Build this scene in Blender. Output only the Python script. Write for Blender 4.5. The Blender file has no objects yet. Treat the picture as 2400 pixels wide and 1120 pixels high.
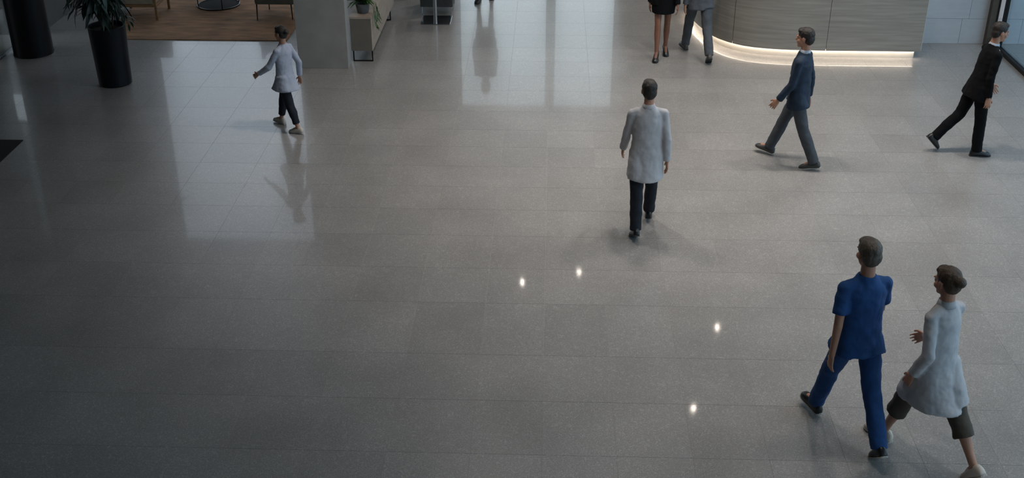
import bpy, bmesh, math, random
from mathutils import Vector, Matrix, Euler

R = math.radians
sc = bpy.context.scene
COL = sc.collection
random.seed(7)

# ------------------------------------------------------------------ camera
F_PX, TILT, YAW, CAM_H = 2700.0, 27.7, math.degrees(math.atan(105 / 3050.0)), 5.75
cam_data = bpy.data.cameras.new('camera')
cam_data.sensor_fit = 'HORIZONTAL'
cam_data.sensor_width = 36.0
cam_data.lens = 36.0 * F_PX / 2400.0
cam_data.clip_end = 300
cam = bpy.data.objects.new('camera', cam_data)
COL.objects.link(cam)
cam.location = (0, 0, CAM_H)
cam.rotation_euler = (R(90 - TILT), 0, R(YAW))
sc.camera = cam

# ------------------------------------------------------------------ world, exposure
world = bpy.data.worlds.new('overcast_sky')
sc.world = world
world.use_nodes = True
bg = world.node_tree.nodes['Background']
bg.inputs[0].default_value = (0.86, 0.93, 1.0, 1)
bg.inputs[1].default_value = 1.6
sc.view_settings.view_transform = 'Standard'
sc.view_settings.look = 'None'
sc.view_settings.gamma = 1.0
sc.view_settings.use_curve_mapping = False
sc.view_settings.exposure = 0.37


def portal(name, loc, rot, sx, sy):
    """A light portal marks a window opening so that sky light is sampled through it."""
    l = bpy.data.lights.new(name, 'AREA')
    l.shape = 'RECTANGLE'
    l.size, l.size_y = sx, sy
    l.cycles.is_portal = True
    o = bpy.data.objects.new(name, l)
    o.location = loc
    o.rotation_euler = rot
    COL.objects.link(o)


ZC = 6.6          # ceiling height
YB = 22.5         # back wall
portal('window_portal', (-6.15, YB + .3, 3.2), (R(-90), 0, 0), 3.9, 6.0)
portal('window_portal', (-0.3, YB + .3, 1.55), (R(-90), 0, 0), 3.2, 3.1)
portal('window_portal', (11.8, 9.5, 3.3), (0, R(90), 0), 6.4, 21)


# ------------------------------------------------------------------ helpers
def new_obj(name, me, mats=None, parent=None):
    o = bpy.data.objects.new(name, me)
    COL.objects.link(o)
    if mats is not None and not me.materials:
        for m in (mats if isinstance(mats, (list, tuple)) else [mats]):
            me.materials.append(m)
    if parent is not None:
        o.parent = parent
    return o


def tag(o, label, cat, group=None):
    o['label'] = label
    o['category'] = cat
    if group:
        o['group'] = group
    return o


def thing(name, label, cat, loc=(0, 0, 0), rz=0.0, group=None):
    o = bpy.data.objects.new(name, None)
    o.empty_display_size = .1
    COL.objects.link(o)
    o.location = loc
    o.rotation_euler = (0, 0, rz)
    return tag(o, label, cat, group)


def struct(o):
    o['kind'] = 'structure'
    return o


def finish(bm, name, smooth=False, bevel=0.0):
    if bevel:
        bmesh.ops.bevel(bm, geom=list(bm.edges), offset=bevel, segments=2, profile=.6, affect='EDGES')
    bmesh.ops.recalc_face_normals(bm, faces=bm.faces)
    me = bpy.data.meshes.new(name)
    bm.to_mesh(me)
    bm.free()
    if smooth:
        me.polygons.foreach_set('use_smooth', [True] * len(me.polygons))
    me.update()
    return me


def bm_box(bm, x0, x1, y0, y1, z0, z1):
    v = [bm.verts.new(p) for p in ((x0, y0, z0), (x1, y0, z0), (x1, y1, z0), (x0, y1, z0),
                                   (x0, y0, z1), (x1, y0, z1), (x1, y1, z1), (x0, y1, z1))]
    for f in ((3, 2, 1, 0), (4, 5, 6, 7), (0, 1, 5, 4), (1, 2, 6, 5), (2, 3, 7, 6), (3, 0, 4, 7)):
        bm.faces.new([v[i] for i in f])


def box(name, m, x0, x1, y0, y1, z0, z1, parent=None, bevel=0.0):
    bm = bmesh.new()
    bm_box(bm, x0, x1, y0, y1, z0, z1)
    return new_obj(name, finish(bm, name, bevel=bevel), m, parent)


def frame_of(d):
    d = d.normalized()
    a = Vector((0, 0, 1)) if abs(d.z) < .9 else Vector((0, 1, 0))
    u = a.cross(d).normalized()
    return u, d.cross(u).normalized()


def bm_loft(bm, rings, n=16, closed=True):
    """rings: (centre, u, v) with u, v the half-axis vectors."""
    loops = []
    for c, u, v in rings:
        loops.append([bm.verts.new(c + u * math.cos(2 * math.pi * k / n) + v * math.sin(2 * math.pi * k / n)) for k in range(n)])
    for a, b in zip(loops, loops[1:]):
        for k in range(n):
            bm.faces.new((a[k], a[(k + 1) % n], b[(k + 1) % n], b[k]))
    if closed:
        bm.faces.new(list(reversed(loops[0])))
        bm.faces.new(loops[-1])


def bm_tube(bm, pts, radii, n=12, flat=1.0, side=None):
    """Tube through pts; 'side' fixes the first half-axis, 'flat' scales the other one."""
    pts = [Vector(p) for p in pts]
    if not isinstance(radii, (list, tuple)):
        radii = [radii] * len(pts)
    rings = []
    u = None
    for i, p in enumerate(pts):
        d = (pts[min(i + 1, len(pts) - 1)] - pts[max(i - 1, 0)])
        if side is None:
            if u is None:
                u, v = frame_of(d)
            else:                                   # carry the frame along so that the tube never pinches
                dn = d.normalized()
                u = (u - dn * u.dot(dn)).normalized()
                v = dn.cross(u).normalized()
            rings.append((p, u * radii[i], v * radii[i] * flat))
            continue
        else:
            s = Vector(side)
            v = d.normalized().cross(s).normalized()
            u = v.cross(d.normalized()).normalized()
        rings.append((p, u * radii[i], v * radii[i] * flat))
    bm_loft(bm, rings, n)


def bm_capsule(bm, p0, p1, r0, r1, n=14):
    p0, p1 = Vector(p0), Vector(p1)
    d = (p1 - p0)
    L = d.length
    d = d / L
    u, v = frame_of(d)
    rings = []
    for a in (80, 50, 20):
        rings.append((p0 - d * r0 * math.sin(R(a)), u * r0 * math.cos(R(a)), v * r0 * math.cos(R(a))))
    for a in (20, 50, 80):
        rings.append((p1 + d * r1 * math.sin(R(a)), u * r1 * math.cos(R(a)), v * r1 * math.cos(R(a))))
    bm_loft(bm, rings, n)


def bm_ell(bm, c, rad, rot=None, n=18, m=10):
    c = Vector(c)
    M = (rot.to_matrix() if rot else Matrix.Identity(3))
    rings = []
    for i in range(m + 1):
        t = math.pi * (i + .25 if i == 0 else (i - .25 if i == m else i)) / m
        r = math.sin(t)
        rings.append((c + M @ Vector((0, 0, -rad[2] * math.cos(t))), M @ Vector((rad[0] * r, 0, 0)), M @ Vector((0, rad[1] * r, 0))))
    bm_loft(bm, rings, n)


def lathe(name, m, prof, parent=None, n=48, smooth=True, loc=(0, 0, 0)):
    """prof: (radius, z) from bottom outside round to the inside; closed where radius is 0."""
    bm = bmesh.new()
    loops = []
    for r, z in prof:
        loops.append([bm.verts.new((r * math.cos(2 * math.pi * k / n), r * math.sin(2 * math.pi * k / n), z)) for k in range(n)] if r > 1e-6 else [bm.verts.new((0, 0, z))])
    for a, b in zip(loops, loops[1:]):
        for k in range(n):
            q = (k + 1) % n
            if len(a) == 1 and len(b) == 1:
                continue
            if len(a) == 1:
                bm.faces.new((a[0], b[q], b[k]))
            elif len(b) == 1:
                bm.faces.new((a[k], a[q], b[0]))
            else:
                bm.faces.new((a[k], a[q], b[q], b[k]))
    me = finish(bm, name)
    if smooth:
        smooth_by_angle(me)
    o = new_obj(name, me, m, parent)
    o.location = loc
    return o


def smooth_by_angle(me, ang=35):
    bm = bmesh.new()
    bm.from_mesh(me)
    for f in bm.faces:
        f.smooth = True
    for e in bm.edges:
        e.smooth = not (len(e.link_faces) == 2 and e.calc_face_angle(0) > R(ang))
    bm.to_mesh(me)
    bm.free()


def blob(name, m, build, parent=None, voxel=.01, smooth=3, wrinkle=0.0, wsize=.12, cut=None):
    """Closed shapes from build(bm), fused into one continuous skin."""
    bm = bmesh.new()
    build(bm)
    bmesh.ops.recalc_face_normals(bm, faces=bm.faces)
    me = bpy.data.meshes.new(name)
    bm.to_mesh(me)
    bm.free()
    o = bpy.data.objects.new(name, me)
    COL.objects.link(o)
    md = o.modifiers.new('r', 'REMESH')
    md.mode = 'VOXEL'
    md.voxel_size = voxel
    if smooth:
        s = o.modifiers.new('s', 'SMOOTH')
        s.factor = .5
        s.iterations = smooth
    if wrinkle:
        t = bpy.data.textures.new('folds', 'CLOUDS')
        t.noise_scale = wsize
        t.noise_depth = 2
        d = o.modifiers.new('d', 'DISPLACE')
        d.texture = t
        d.texture_coords = 'LOCAL'
        d.strength = wrinkle
        d.mid_level = .5
    dg = bpy.context.evaluated_depsgraph_get()
    dg.update()
    out = bpy.data.meshes.new_from_object(o.evaluated_get(dg))
    o.modifiers.clear()
    o.data = out
    bpy.data.meshes.remove(me)
    out.name = name
    if cut:
        b = bmesh.new()
        b.from_mesh(out)
        bmesh.ops.delete(b, geom=[v for v in b.verts if cut(v.co)], context='VERTS')
        b.to_mesh(out)
        b.free()
    out.polygons.foreach_set('use_smooth', [True] * len(out.polygons))
    out.materials.clear()
    out.materials.append(m)
    if parent:
        o.parent = parent
    return o


# ------------------------------------------------------------------ materials
def lin(c):
    return tuple(((v / 255) / 12.92 if v / 255 <= .04045 else ((v / 255 + .055) / 1.055) ** 2.4) for v in c)


def mat(name, rgb, rough=.6, metal=0.0, spec=.5, var=.12, scale=12.0, bump=0.0, bscale=60.0, stretch=None, srgb=True, coat=0.0):
    """Principled material whose colour is broken up by object-space noise."""
    m = bpy.data.materials.new(name)
    m.use_nodes = True
    nt = m.node_tree
    b = nt.nodes['Principled BSDF']
    c = lin(rgb) if srgb else rgb
    tc = nt.nodes.new('ShaderNodeTexCoord')
    mp = nt.nodes.new('ShaderNodeMapping')
    if stretch:
        mp.inputs['Scale'].default_value = stretch
    nt.links.new(tc.outputs['Object'], mp.inputs['Vector'])
    nz = nt.nodes.new('ShaderNodeTexNoise')
    nz.inputs['Scale'].default_value = scale
    nz.inputs['Detail'].default_value = 5
    nt.links.new(mp.outputs[0], nz.inputs['Vector'])
    rp = nt.nodes.new('ShaderNodeValToRGB')
    rp.color_ramp.elements[0].position = .3
    rp.color_ramp.elements[1].position = .7
    rp.color_ramp.elements[0].color = tuple(max(0, v * (1 - var)) for v in c) + (1,)
    rp.color_ramp.elements[1].color = tuple(min(1, v * (1 + var)) for v in c) + (1,)
    nt.links.new(nz.outputs['Fac'], rp.inputs[0])
    nt.links.new(rp.outputs[0], b.inputs['Base Color'])
    b.inputs['Roughness'].default_value = rough
    b.inputs['Metallic'].default_value = metal
    b.inputs['Specular IOR Level'].default_value = spec
    b.inputs['Coat Weight'].default_value = coat
    if bump:
        n2 = nt.nodes.new('ShaderNodeTexNoise')
        n2.inputs['Scale'].default_value = bscale
        n2.inputs['Detail'].default_value = 3
        nt.links.new(mp.outputs[0], n2.inputs['Vector'])
        bp = nt.nodes.new('ShaderNodeBump')
        bp.inputs['Strength'].default_value = bump
        bp.inputs['Distance'].default_value = .01
        nt.links.new(n2.outputs['Fac'], bp.inputs['Height'])
        nt.links.new(bp.outputs[0], b.inputs['Normal'])
    return m


def stone_floor_mat():
    m = bpy.data.materials.new('polished_speckled_stone')
    m.use_nodes = True
    nt = m.node_tree
    N, L = nt.nodes.new, nt.links.new
    b = nt.nodes['Principled BSDF']
    geo = N('ShaderNodeNewGeometry')
    info = N('ShaderNodeObjectInfo')
    # short curled flecks: thin bands of a distorted noise
    n1 = N('ShaderNodeTexNoise'); n1.inputs['Scale'].default_value = 24; n1.inputs['Detail'].default_value = 2; n1.inputs['Distortion'].default_value = 1.2
    L(geo.outputs['Position'], n1.inputs['Vector'])
    ramp = N('ShaderNodeValToRGB')
    e = ramp.color_ramp.elements
    e[0].position = .46; e[0].color = (0, 0, 0, 1)
    e[1].position = .54; e[1].color = (0, 0, 0, 1)
    k = ramp.color_ramp.elements.new(.50); k.color = (1, 1, 1, 1)
    L(n1.outputs['Fac'], ramp.inputs[0])
    n2 = N('ShaderNodeTexNoise'); n2.inputs['Scale'].default_value = 95; n2.inputs['Detail'].default_value = 4
    L(geo.outputs['Position'], n2.inputs['Vector'])
    n3 = N('ShaderNodeTexNoise'); n3.inputs['Scale'].default_value = 1.1; n3.inputs['Detail'].default_value = 5
    L(geo.outputs['Position'], n3.inputs['Vector'])

    def ma(op, a, bb, c=None):
        x = N('ShaderNodeMath'); x.operation = op
        for i, v in enumerate((a, bb, c)):
            if v is None:
                continue
            if isinstance(v, (int, float)):
                x.inputs[i].default_value = v
            else:
                L(v, x.inputs[i])
        return x.outputs[0]
    f = ma('MULTIPLY', ramp.outputs[0], n2.outputs['Fac'])
    val = ma('MULTIPLY_ADD', f, .66, .78)
    val = ma('ADD', val, ma('MULTIPLY', ma('SUBTRACT', n2.outputs['Fac'], .5), .9))
    val = ma('MULTIPLY', val, ma('MULTIPLY_ADD', n3.outputs['Fac'], .5, .75))
    val = ma('MULTIPLY', val, ma('MULTIPLY_ADD', info.outputs['Random'], .10, .95))
    mix = N('ShaderNodeMix'); mix.data_type = 'RGBA'; mix.blend_type = 'MULTIPLY'
    mix.inputs[0].default_value = 1
    mix.inputs[6].default_value = (.320, .306, .292, 1)
    L(val, mix.inputs[7])
    L(mix.outputs[2], b.inputs['Base Color'])
    L(ma('MULTIPLY_ADD', n3.outputs['Fac'], .10, .26), b.inputs['Roughness'])
    b.inputs['Coat Weight'].default_value = .32
    b.inputs['Coat IOR'].default_value = 1.5
    b.inputs['Coat Roughness'].default_value = .05
    b.inputs['Specular IOR Level'].default_value = .5
    bp = N('ShaderNodeBump'); bp.inputs['Strength'].default_value = .03; bp.inputs['Distance'].default_value = .004
    L(n2.outputs['Fac'], bp.inputs['Height'])
    L(bp.outputs[0], b.inputs['Normal'])
    return m


def glass_mat(name, tint):
    m = bpy.data.materials.new(name)
    m.use_nodes = True
    nt = m.node_tree
    nt.nodes.remove(nt.nodes['Principled BSDF'])
    out = nt.nodes['Material Output']
    tr = nt.nodes.new('ShaderNodeBsdfTransparent')
    nz = nt.nodes.new('ShaderNodeTexNoise')
    nz.inputs['Scale'].default_value = .6
    rp = nt.nodes.new('ShaderNodeValToRGB')
    rp.color_ramp.elements[0].color = tuple(v * .97 for v in tint) + (1,)
    rp.color_ramp.elements[1].color = tuple(tint) + (1,)
    nt.links.new(nz.outputs['Fac'], rp.inputs[0])
    nt.links.new(rp.outputs[0], tr.inputs[0])
    gl = nt.nodes.new('ShaderNodeBsdfGlossy')
    gl.inputs['Roughness'].default_value = .02
    fr = nt.nodes.new('ShaderNodeFresnel')
    geo = nt.nodes.new('ShaderNodeNewGeometry')
    ior = nt.nodes.new('ShaderNodeMapRange')      # same reflectance on both faces of the thin pane
    ior.inputs['To Min'].default_value = 1.45
    ior.inputs['To Max'].default_value = 1 / 1.45
    nt.links.new(geo.outputs['Backfacing'], ior.inputs['Value'])
    nt.links.new(ior.outputs[0], fr.inputs[0])
    mx = nt.nodes.new('ShaderNodeMixShader')
    nt.links.new(fr.outputs[0], mx.inputs[0])
    nt.links.new(tr.outputs[0], mx.inputs[1])
    nt.links.new(gl.outputs[0], mx.inputs[2])
    nt.links.new(mx.outputs[0], out.inputs[0])
    return m


def emit_mat(name, rgb, strength):
    m = bpy.data.materials.new(name)
    m.use_nodes = True
    b = m.node_tree.nodes['Principled BSDF']
    b.inputs['Base Color'].default_value = (.8, .8, .8, 1)
    b.inputs['Emission Color'].default_value = tuple(rgb) + (1,)
    b.inputs['Emission Strength'].default_value = strength
    return m


M = {
    'stone': stone_floor_mat(),
    'grout': mat('grout', (165, 160, 154), .5),
    'ceil': mat('painted_ceiling', (170, 168, 165), .9, scale=2),
    'dark_wall': mat('dark_plaster', (76, 75, 73), .8, scale=3, bump=.05),
    'mid_wall': mat('grey_plaster', (165, 162, 158), .8, scale=3, bump=.05),
    'wall_tile': mat('pale_stone_tile', (178, 180, 184), .45, var=.05, scale=5, stretch=(1, 1, 4)),
    'concrete': mat('concrete', (148, 144, 140), .75, var=.10, scale=4, bump=.08, bscale=40),
    'black_paint': mat('black_satin', (6, 7, 10), .5, spec=.25, var=.2),
    'dark_metal': mat('dark_metal', (40, 38, 36), .4, metal=.8),
    'bronze': mat('bronze_metal', (92, 82, 72), .4, metal=.7),
    'chrome': mat('brushed_chrome', (170, 172, 175), .22, metal=1.0, var=.05),
    'glass': glass_mat('clear_glass', (.90, .95, .96)),
    'grey_glass': glass_mat('grey_tinted_glass', (.80, .83, .86)),
    'blue_glass': glass_mat('blue_glass', (.74, .88, .96)),
    'frame': mat('window_frame', (38, 38, 40), .5),
    'rug': None,
    'pot': mat('black_fibreglass', (9, 12, 20), .42, spec=.3, var=.15),
    'soil': mat('dark_soil', (34, 28, 22), .95, var=.5, scale=40, bump=.6),
    'leaf': mat('dark_green_leaf', (24, 44, 34), .45, var=.35, scale=20),
    'leaf2': mat('bright_green_leaf', (52, 82, 34), .45, var=.35, scale=30),
    'stem': mat('brown_stem', (52, 44, 32), .8),
    'grey_pot': mat('grey_ceramic', (92, 92, 92), .6),
    'beige': mat('beige_upholstery', (150, 136, 116), .9, bump=.15, bscale=300),
    'greige': mat('grey_green_upholstery', (96, 94, 84), .9, bump=.15, bscale=300),
    'charcoal': mat('charcoal_upholstery', (74, 72, 70), .9, bump=.15, bscale=300),
    'oak': mat('oak_wood', (140, 104, 70), .5, var=.25, scale=6, stretch=(1, 1, 8)),
    'black_wood': mat('dark_wood', (40, 32, 27), .5),
    'console_side': mat('pale_wood_veneer', (158, 142, 128), .55, var=.12, scale=5, stretch=(1, .4, 4)),
    'console_end': mat('taupe_veneer', (104, 98, 90), .6, var=.10, scale=5),
    'desk': mat('grey_wood_veneer', (144, 139, 131), .5, var=.17, scale=3.2, stretch=(.5, .5, 9)),
    'desk_top': mat('white_solid_surface', (205, 203, 198), .35, var=.03),
    'plinth': mat('white_laminate', (208, 204, 196), .4, var=.03),
    'led': emit_mat('led_strip', (1.0, .84, .68), 10.0),
    'lamp_lens': emit_mat('downlight_lens', (1.0, .88, .76), 260.0),
    'fill_lens': emit_mat('added_fill_lens', (1.0, .93, .86), 4.0),  # lens of the added fill lamps above the open floor
    'lamp_trim': mat('white_trim', (200, 200, 200), .5),
    'mat': mat('black_floor_mat', (17, 17, 18), .95, var=.3, scale=80, bump=.5, bscale=400),
    'skin': mat('skin_fair', (176, 128, 104), .55, var=.06, scale=30),
    'skin2': mat('skin_tan', (126, 84, 66), .55, var=.06, scale=30),
    'hair_dark': mat('dark_brown_hair', (34, 26, 20), .6, var=.4, scale=40, stretch=(1, 1, .15), bump=.5, bscale=120),
    'hair_brown': mat('brown_hair', (62, 46, 32), .6, var=.4, scale=40, stretch=(1, 1, .15), bump=.5, bscale=120),
    'hair_grey': mat('greying_hair', (78, 68, 58), .6, var=.3, scale=40, stretch=(1, 1, .15), bump=.5, bscale=120),
    'eye': mat('eye_white', (215, 212, 205), .3, var=.02),
    'scrubs': mat('blue_scrubs', (18, 66, 120), .85, var=.12, bump=.2, bscale=200),
    'coat': mat('white_coat_cloth', (176, 175, 178), .85, var=.05, bump=.15, bscale=200),
    'tunic': mat('pale_blue_tunic', (160, 164, 178), .85, var=.06, bump=.15, bscale=200),
    'navy': mat('dark_navy_cloth', (14, 20, 32), .85, var=.15),
    'suit_blue': mat('navy_suit_cloth', (22, 40, 60), .8, var=.15),
    'suit_grey': mat('slate_trouser_cloth', (62, 66, 72), .85, var=.15),
    'suit_black': mat('black_suit_cloth', (7, 8, 11), .9, spec=.2, var=.2),
    'slate': mat('slate_suit_cloth', (72, 76, 82), .85, var=.15),
    'olive': mat('olive_brown_cloth', (74, 66, 56), .85, var=.15),
    'shirt': mat('pale_shirt', (176, 182, 192), .8, var=.05),
    'shoe_black': mat('black_leather', (18, 18, 20), .35, var=.2),
    'shoe_grey': mat('grey_leather', (58, 57, 56), .5, var=.2),
    'shoe_white': mat('off_white_leather', (196, 184, 172), .5, var=.06),
    'sole': mat('pale_sole', (170, 166, 160), .7),
    'dark_sole': mat('dark_sole', (40, 40, 42), .7),
}


def rug_mat():
    m = bpy.data.materials.new('brown_woven_rug')
    m.use_nodes = True
    nt = m.node_tree
    N, L = nt.nodes.new, nt.links.new
    b = nt.nodes['Principled BSDF']
    tc = N('ShaderNodeTexCoord')
    mp = N('ShaderNodeMapping')
    mp.inputs['Scale'].default_value = (1.2, 3.2, 1)
    L(tc.outputs['Object'], mp.inputs[0])
    n1 = N('ShaderNodeTexNoise'); n1.inputs['Scale'].default_value = 2.2; n1.inputs['Detail'].default_value = 6
    L(mp.outputs[0], n1.inputs['Vector'])
    n2 = N('ShaderNodeTexNoise'); n2.inputs['Scale'].default_value = 120
    L(tc.outputs['Object'], n2.inputs['Vector'])
    rp = N('ShaderNodeValToRGB')
    rp.color_ramp.elements[0].position = .2; rp.color_ramp.elements[0].color = (*lin((104, 82, 64)), 1)
    rp.color_ramp.elements[1].position = .70; rp.color_ramp.elements[1].color = (*lin((170, 130, 96)), 1)
    L(n1.outputs['Fac'], rp.inputs[0])
    L(rp.outputs[0], b.inputs['Base Color'])
    b.inputs['Roughness'].default_value = .95
    bp = N('ShaderNodeBump'); bp.inputs['Strength'].default_value = .4; bp.inputs['Distance'].default_value = .01
    L(n2.outputs['Fac'], bp.inputs['Height'])
    L(bp.outputs[0], b.inputs['Normal'])
    return m


M['rug'] = rug_mat()


# ------------------------------------------------------------------ camera geometry used only to decide how finely to build
def visible_px(x, y):
    """Rough image position of a floor point, to pick the tiles that show."""
    ps, th = R(YAW), R(TILT)
    fw = Vector((-math.sin(ps) * math.cos(th), math.cos(ps) * math.cos(th), -math.sin(th)))
    rt = Vector((math.cos(ps), math.sin(ps), 0))
    up = rt.cross(fw)
    d = Vector((x, y, -CAM_H))
    w = d.dot(fw)
    return 1200 + F_PX * d.dot(rt) / w, 560 - F_PX * d.dot(up) / w


# ------------------------------------------------------------------ floor
floor = struct(box('floor', M['grout'], -13, 13, -4, 26, -.25, -.002))
cols = [-5.0, -4.28, -3.57, -3.0, -2.53, -1.9, -1.25, -.585, -.015, .575]
while cols[0] > -12.5:
    cols.insert(0, cols[0] - .585)
while cols[-1] < 12.4:
    cols.append(cols[-1] + .60)
rows = [7.28, 8.0, 8.70, 9.60, 10.29, 11.01, 11.65, 12.25, 12.84, 13.44, 14.01, 14.68, 15.48, 16.10]
while rows[0] > -3.4:
    rows.insert(0, rows[0] - .68)
while rows[-1] < 25.2:
    rows.append(rows[-1] + .655)
J = .0013
seen, rest = [], []
for xa, xb in zip(cols, cols[1:]):
    for ya, yb in zip(rows, rows[1:]):
        px, py = visible_px((xa + xb) / 2, (ya + yb) / 2)
        inside = -90 < px < 2490 and -25 < py < 1190 and yb > 4
        if inside:
            seen.append((math.hypot((xa + xb) / 2, (ya + yb) / 2), xa, xb, ya, yb))
        else:
            rest.append((xa, xb, ya, yb))
seen.sort()
tile_me = {}
for d, xa, xb, ya, yb in seen[:300]:
    key = (round(xb - xa, 3), round(yb - ya, 3))
    if key not in tile_me:
        bm = bmesh.new()
        w, l = key[0] / 2 - J, key[1] / 2 - J
        bm_box(bm, -w, w, -l, l, -.008, 0)
        tile_me[key] = finish(bm, 'tile')
        tile_me[key].materials.append(M['stone'])
    o = new_obj('tile', tile_me[key], None, floor)
    o.location = ((xa + xb) / 2, (ya + yb) / 2, 0)
bm = bmesh.new()
for xa, xb, ya, yb in rest + [s[1:] for s in seen[300:]]:
    bm_box(bm, xa + J, xb - J, ya + J, yb - J, -.008, 0)
o = new_obj('tile_field', finish(bm, 'tile_field'), M['stone'], floor)
o['kind'] = 'stuff'

# ------------------------------------------------------------------ shell
struct(box('ceiling', M['ceil'], -13, 9.2, -4, YB + .2, ZC, ZC + .25))
struct(box('wall_front', M['mid_wall'], -13, 9.2, -4.2, -4, 0, ZC))
struct(box('wall_left', M['dark_wall'], -8.55, -8.27, 17.77, YB, 0, ZC))
struct(box('wall_left_front', M['dark_wall'], -9.1, -8.9, -4, 16.2, 0, ZC))
struct(box('wall_far_left', M['dark_wall'], -12.5, -9.0, 17.77, 17.95, 0, ZC))
struct(box('trim_1', M['dark_wall'], -9.0, -8.55, 17.77, 17.95, 0, 1.02))
struct(box('trim_3', M['dark_wall'], -9.0, -8.55, 17.77, 17.95, 1.55, ZC))


def wall_with_holes(name, m, x0, x1, y0, y1, z0, z1, holes):
    """A wall in the XZ plane with rectangular openings (xa, xb, za, zb), sorted by x."""
    bm = bmesh.new()
    x = x0
    for xa, xb, za, zb in holes:
        if xa > x:
            bm_box(bm, x, xa, y0, y1, z0, z1)
        if za > z0:
            bm_box(bm, xa, xb, y0, y1, z0, za)
        if zb < z1:
            bm_box(bm, xa, xb, y0, y1, zb, z1)
        x = xb
    if x < x1:
        bm_box(bm, x, x1, y0, y1, z0, z1)
    bmesh.ops.remove_doubles(bm, verts=bm.verts, dist=1e-4)
    return struct(new_obj(name, finish(bm, name), m))


wall_with_holes('wall_back', M['mid_wall'], -8.55, 9.2, YB, YB + .2, 0, ZC,
                [(-8.1, -4.2, .2, 6.3), (-1.85, -.06, 0, 3.05), (.06, 1.30, 0, 3.05)])


def glazing(name, x0, x1, y, z0, z1, nx, nz, fw=.07, gm='glass'):
    w = struct(thing(name, 'tall window of clear glass in dark frames', 'window', (0, 0, 0)))
    del w['category'], w['label']
    for i in range(nx + 1):
        x = x0 + (x1 - x0) * i / nx
        box('mullion', M['frame'], x - fw / 2, x + fw / 2, y - .05, y + .05, z0, z1, w)
    for k in range(nz + 1):
        z = z0 + (z1 - z0) * k / nz
        for i in range(nx):
            xa, xb = x0 + (x1 - x0) * i / nx + fw / 2, x0 + (x1 - x0) * (i + 1) / nx - fw / 2
            zz = min(max(z, z0 + fw / 2), z1 - fw / 2)
            box('transom', M['frame'], xa, xb, y - .04, y + .04, zz - fw / 2, zz + fw / 2, w)
    for k in range(nz):
        for i in range(nx):
            xa, xb = x0 + (x1 - x0) * i / nx + fw / 2, x0 + (x1 - x0) * (i + 1) / nx - fw / 2
            za, zb = z0 + (z1 - z0) * k / nz + fw / 2, z0 + (z1 - z0) * (k + 1) / nz - fw / 2
            box('pane', M[gm], xa, xb, y - .006, y + .006, za, zb, w)
    return w


glazing('window_1', -8.1, -4.2, YB + .1, .2, 6.3, 1, 1, .05, 'grey_glass')
glazing('window_2', -1.85, -.06, YB + .1, .0, 3.05, 1, 1)
glazing('window_3', .06, 1.30, YB + .1, .0, 3.05, 1, 1)

# pale tiled wall beside the desk, running on behind the glass partition
wr = struct(box('wall_right', M['mid_wall'], 4.6, 12.6, 17.865, 18.05, 0, ZC))
cw, ch = .94, .405
pan = {}
for k in range(8):
    off = 0 if k % 2 == 0 else .10
    x = 4.6 - .02 + off - cw
    while x < 12.5:
        xa, xb = max(x, 4.6), min(x + cw, 12.6)
        if xb - xa > .05:
            key = round(xb - xa, 3)
            if key not in pan:
                bm = bmesh.new()
                bm_box(bm, -key / 2 + .002, key / 2 - .002, -.015, 0, .002, ch - .002)
                pan[key] = finish(bm, 'wall_tile')
                pan[key].materials.append(M['wall_tile'])
            t = new_obj('wall_tile', pan[key], None, wr)
            t.location = ((xa + xb) / 2, 17.865, k * ch)
        x += cw

# glass partition on the right
gp = bpy.data.objects.new('window_4', None)
COL.objects.link(gp)
struct(gp)
box('corner_post', M['bronze'], 6.845, 6.935, 17.74, 17.845, 0, ZC, gp)
box('corner_post', M['dark_metal'], 6.935, 6.97, 17.74, 17.845, 0, ZC, gp)
box('mullion', M['black_paint'], 7.02, 7.055, 17.60, 17.70, .065, ZC, gp)
box('bottom_rail', M['dark_metal'], 6.955, 7.045, -2, 17.72, 0, .065, gp)
box('rail_cap', M['chrome'], 7.005, 7.03, -2, 17.72, .065, .075, gp)
y = 17.6
while y > 0:
    box('pane', M['blue_glass'], 6.996, 7.008, y - 2.9, y, .075, ZC - .02, gp)
    box('mullion', M['black_paint'], 6.985, 7.02, y - 2.94, y - 2.9, .075, ZC, gp)
    y -= 2.94

# left glass screen between the two black columns
gl = bpy.data.objects.new('window_5', None)
COL.objects.link(gl)
struct(gl)
box('bottom_rail', M['chrome'], -8.40, -8.375, 16.55, 17.74, .0, .02, gl)
box('bottom_rail', M['chrome'], -8.46, -8.435, 16.55, 17.74, .0, .02, gl)
box('pane', M['glass'], -8.393, -8.383, 16.6, 17.74, .02, ZC, gl)

# square concrete pillar
struct(box('trim_2', M['concrete'], -3.75, -3.006, 16.34, 16.60, 0, ZC, None, bevel=.004)).name = 'pillar'

# black round columns
for x, y, r, lb in ((-8.0, 16.90, .295, 'black round column left of the tall potted plant'),
                    (-8.82, 16.70, .26, 'black round column cut off by the left edge of the picture')):
    c = thing('round_column', lb, 'column', (x, y, 0))
    lathe('shaft', M['black_paint'], [(0, 0), (r - .012, 0), (r, .012), (r, ZC - .002), (0, ZC - .002)], c)
    lathe('base_ring', M['dark_metal'], [(r - .004, 0), (r + .006, 0), (r + .006, .02), (r - .004, .02)], c)

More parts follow.
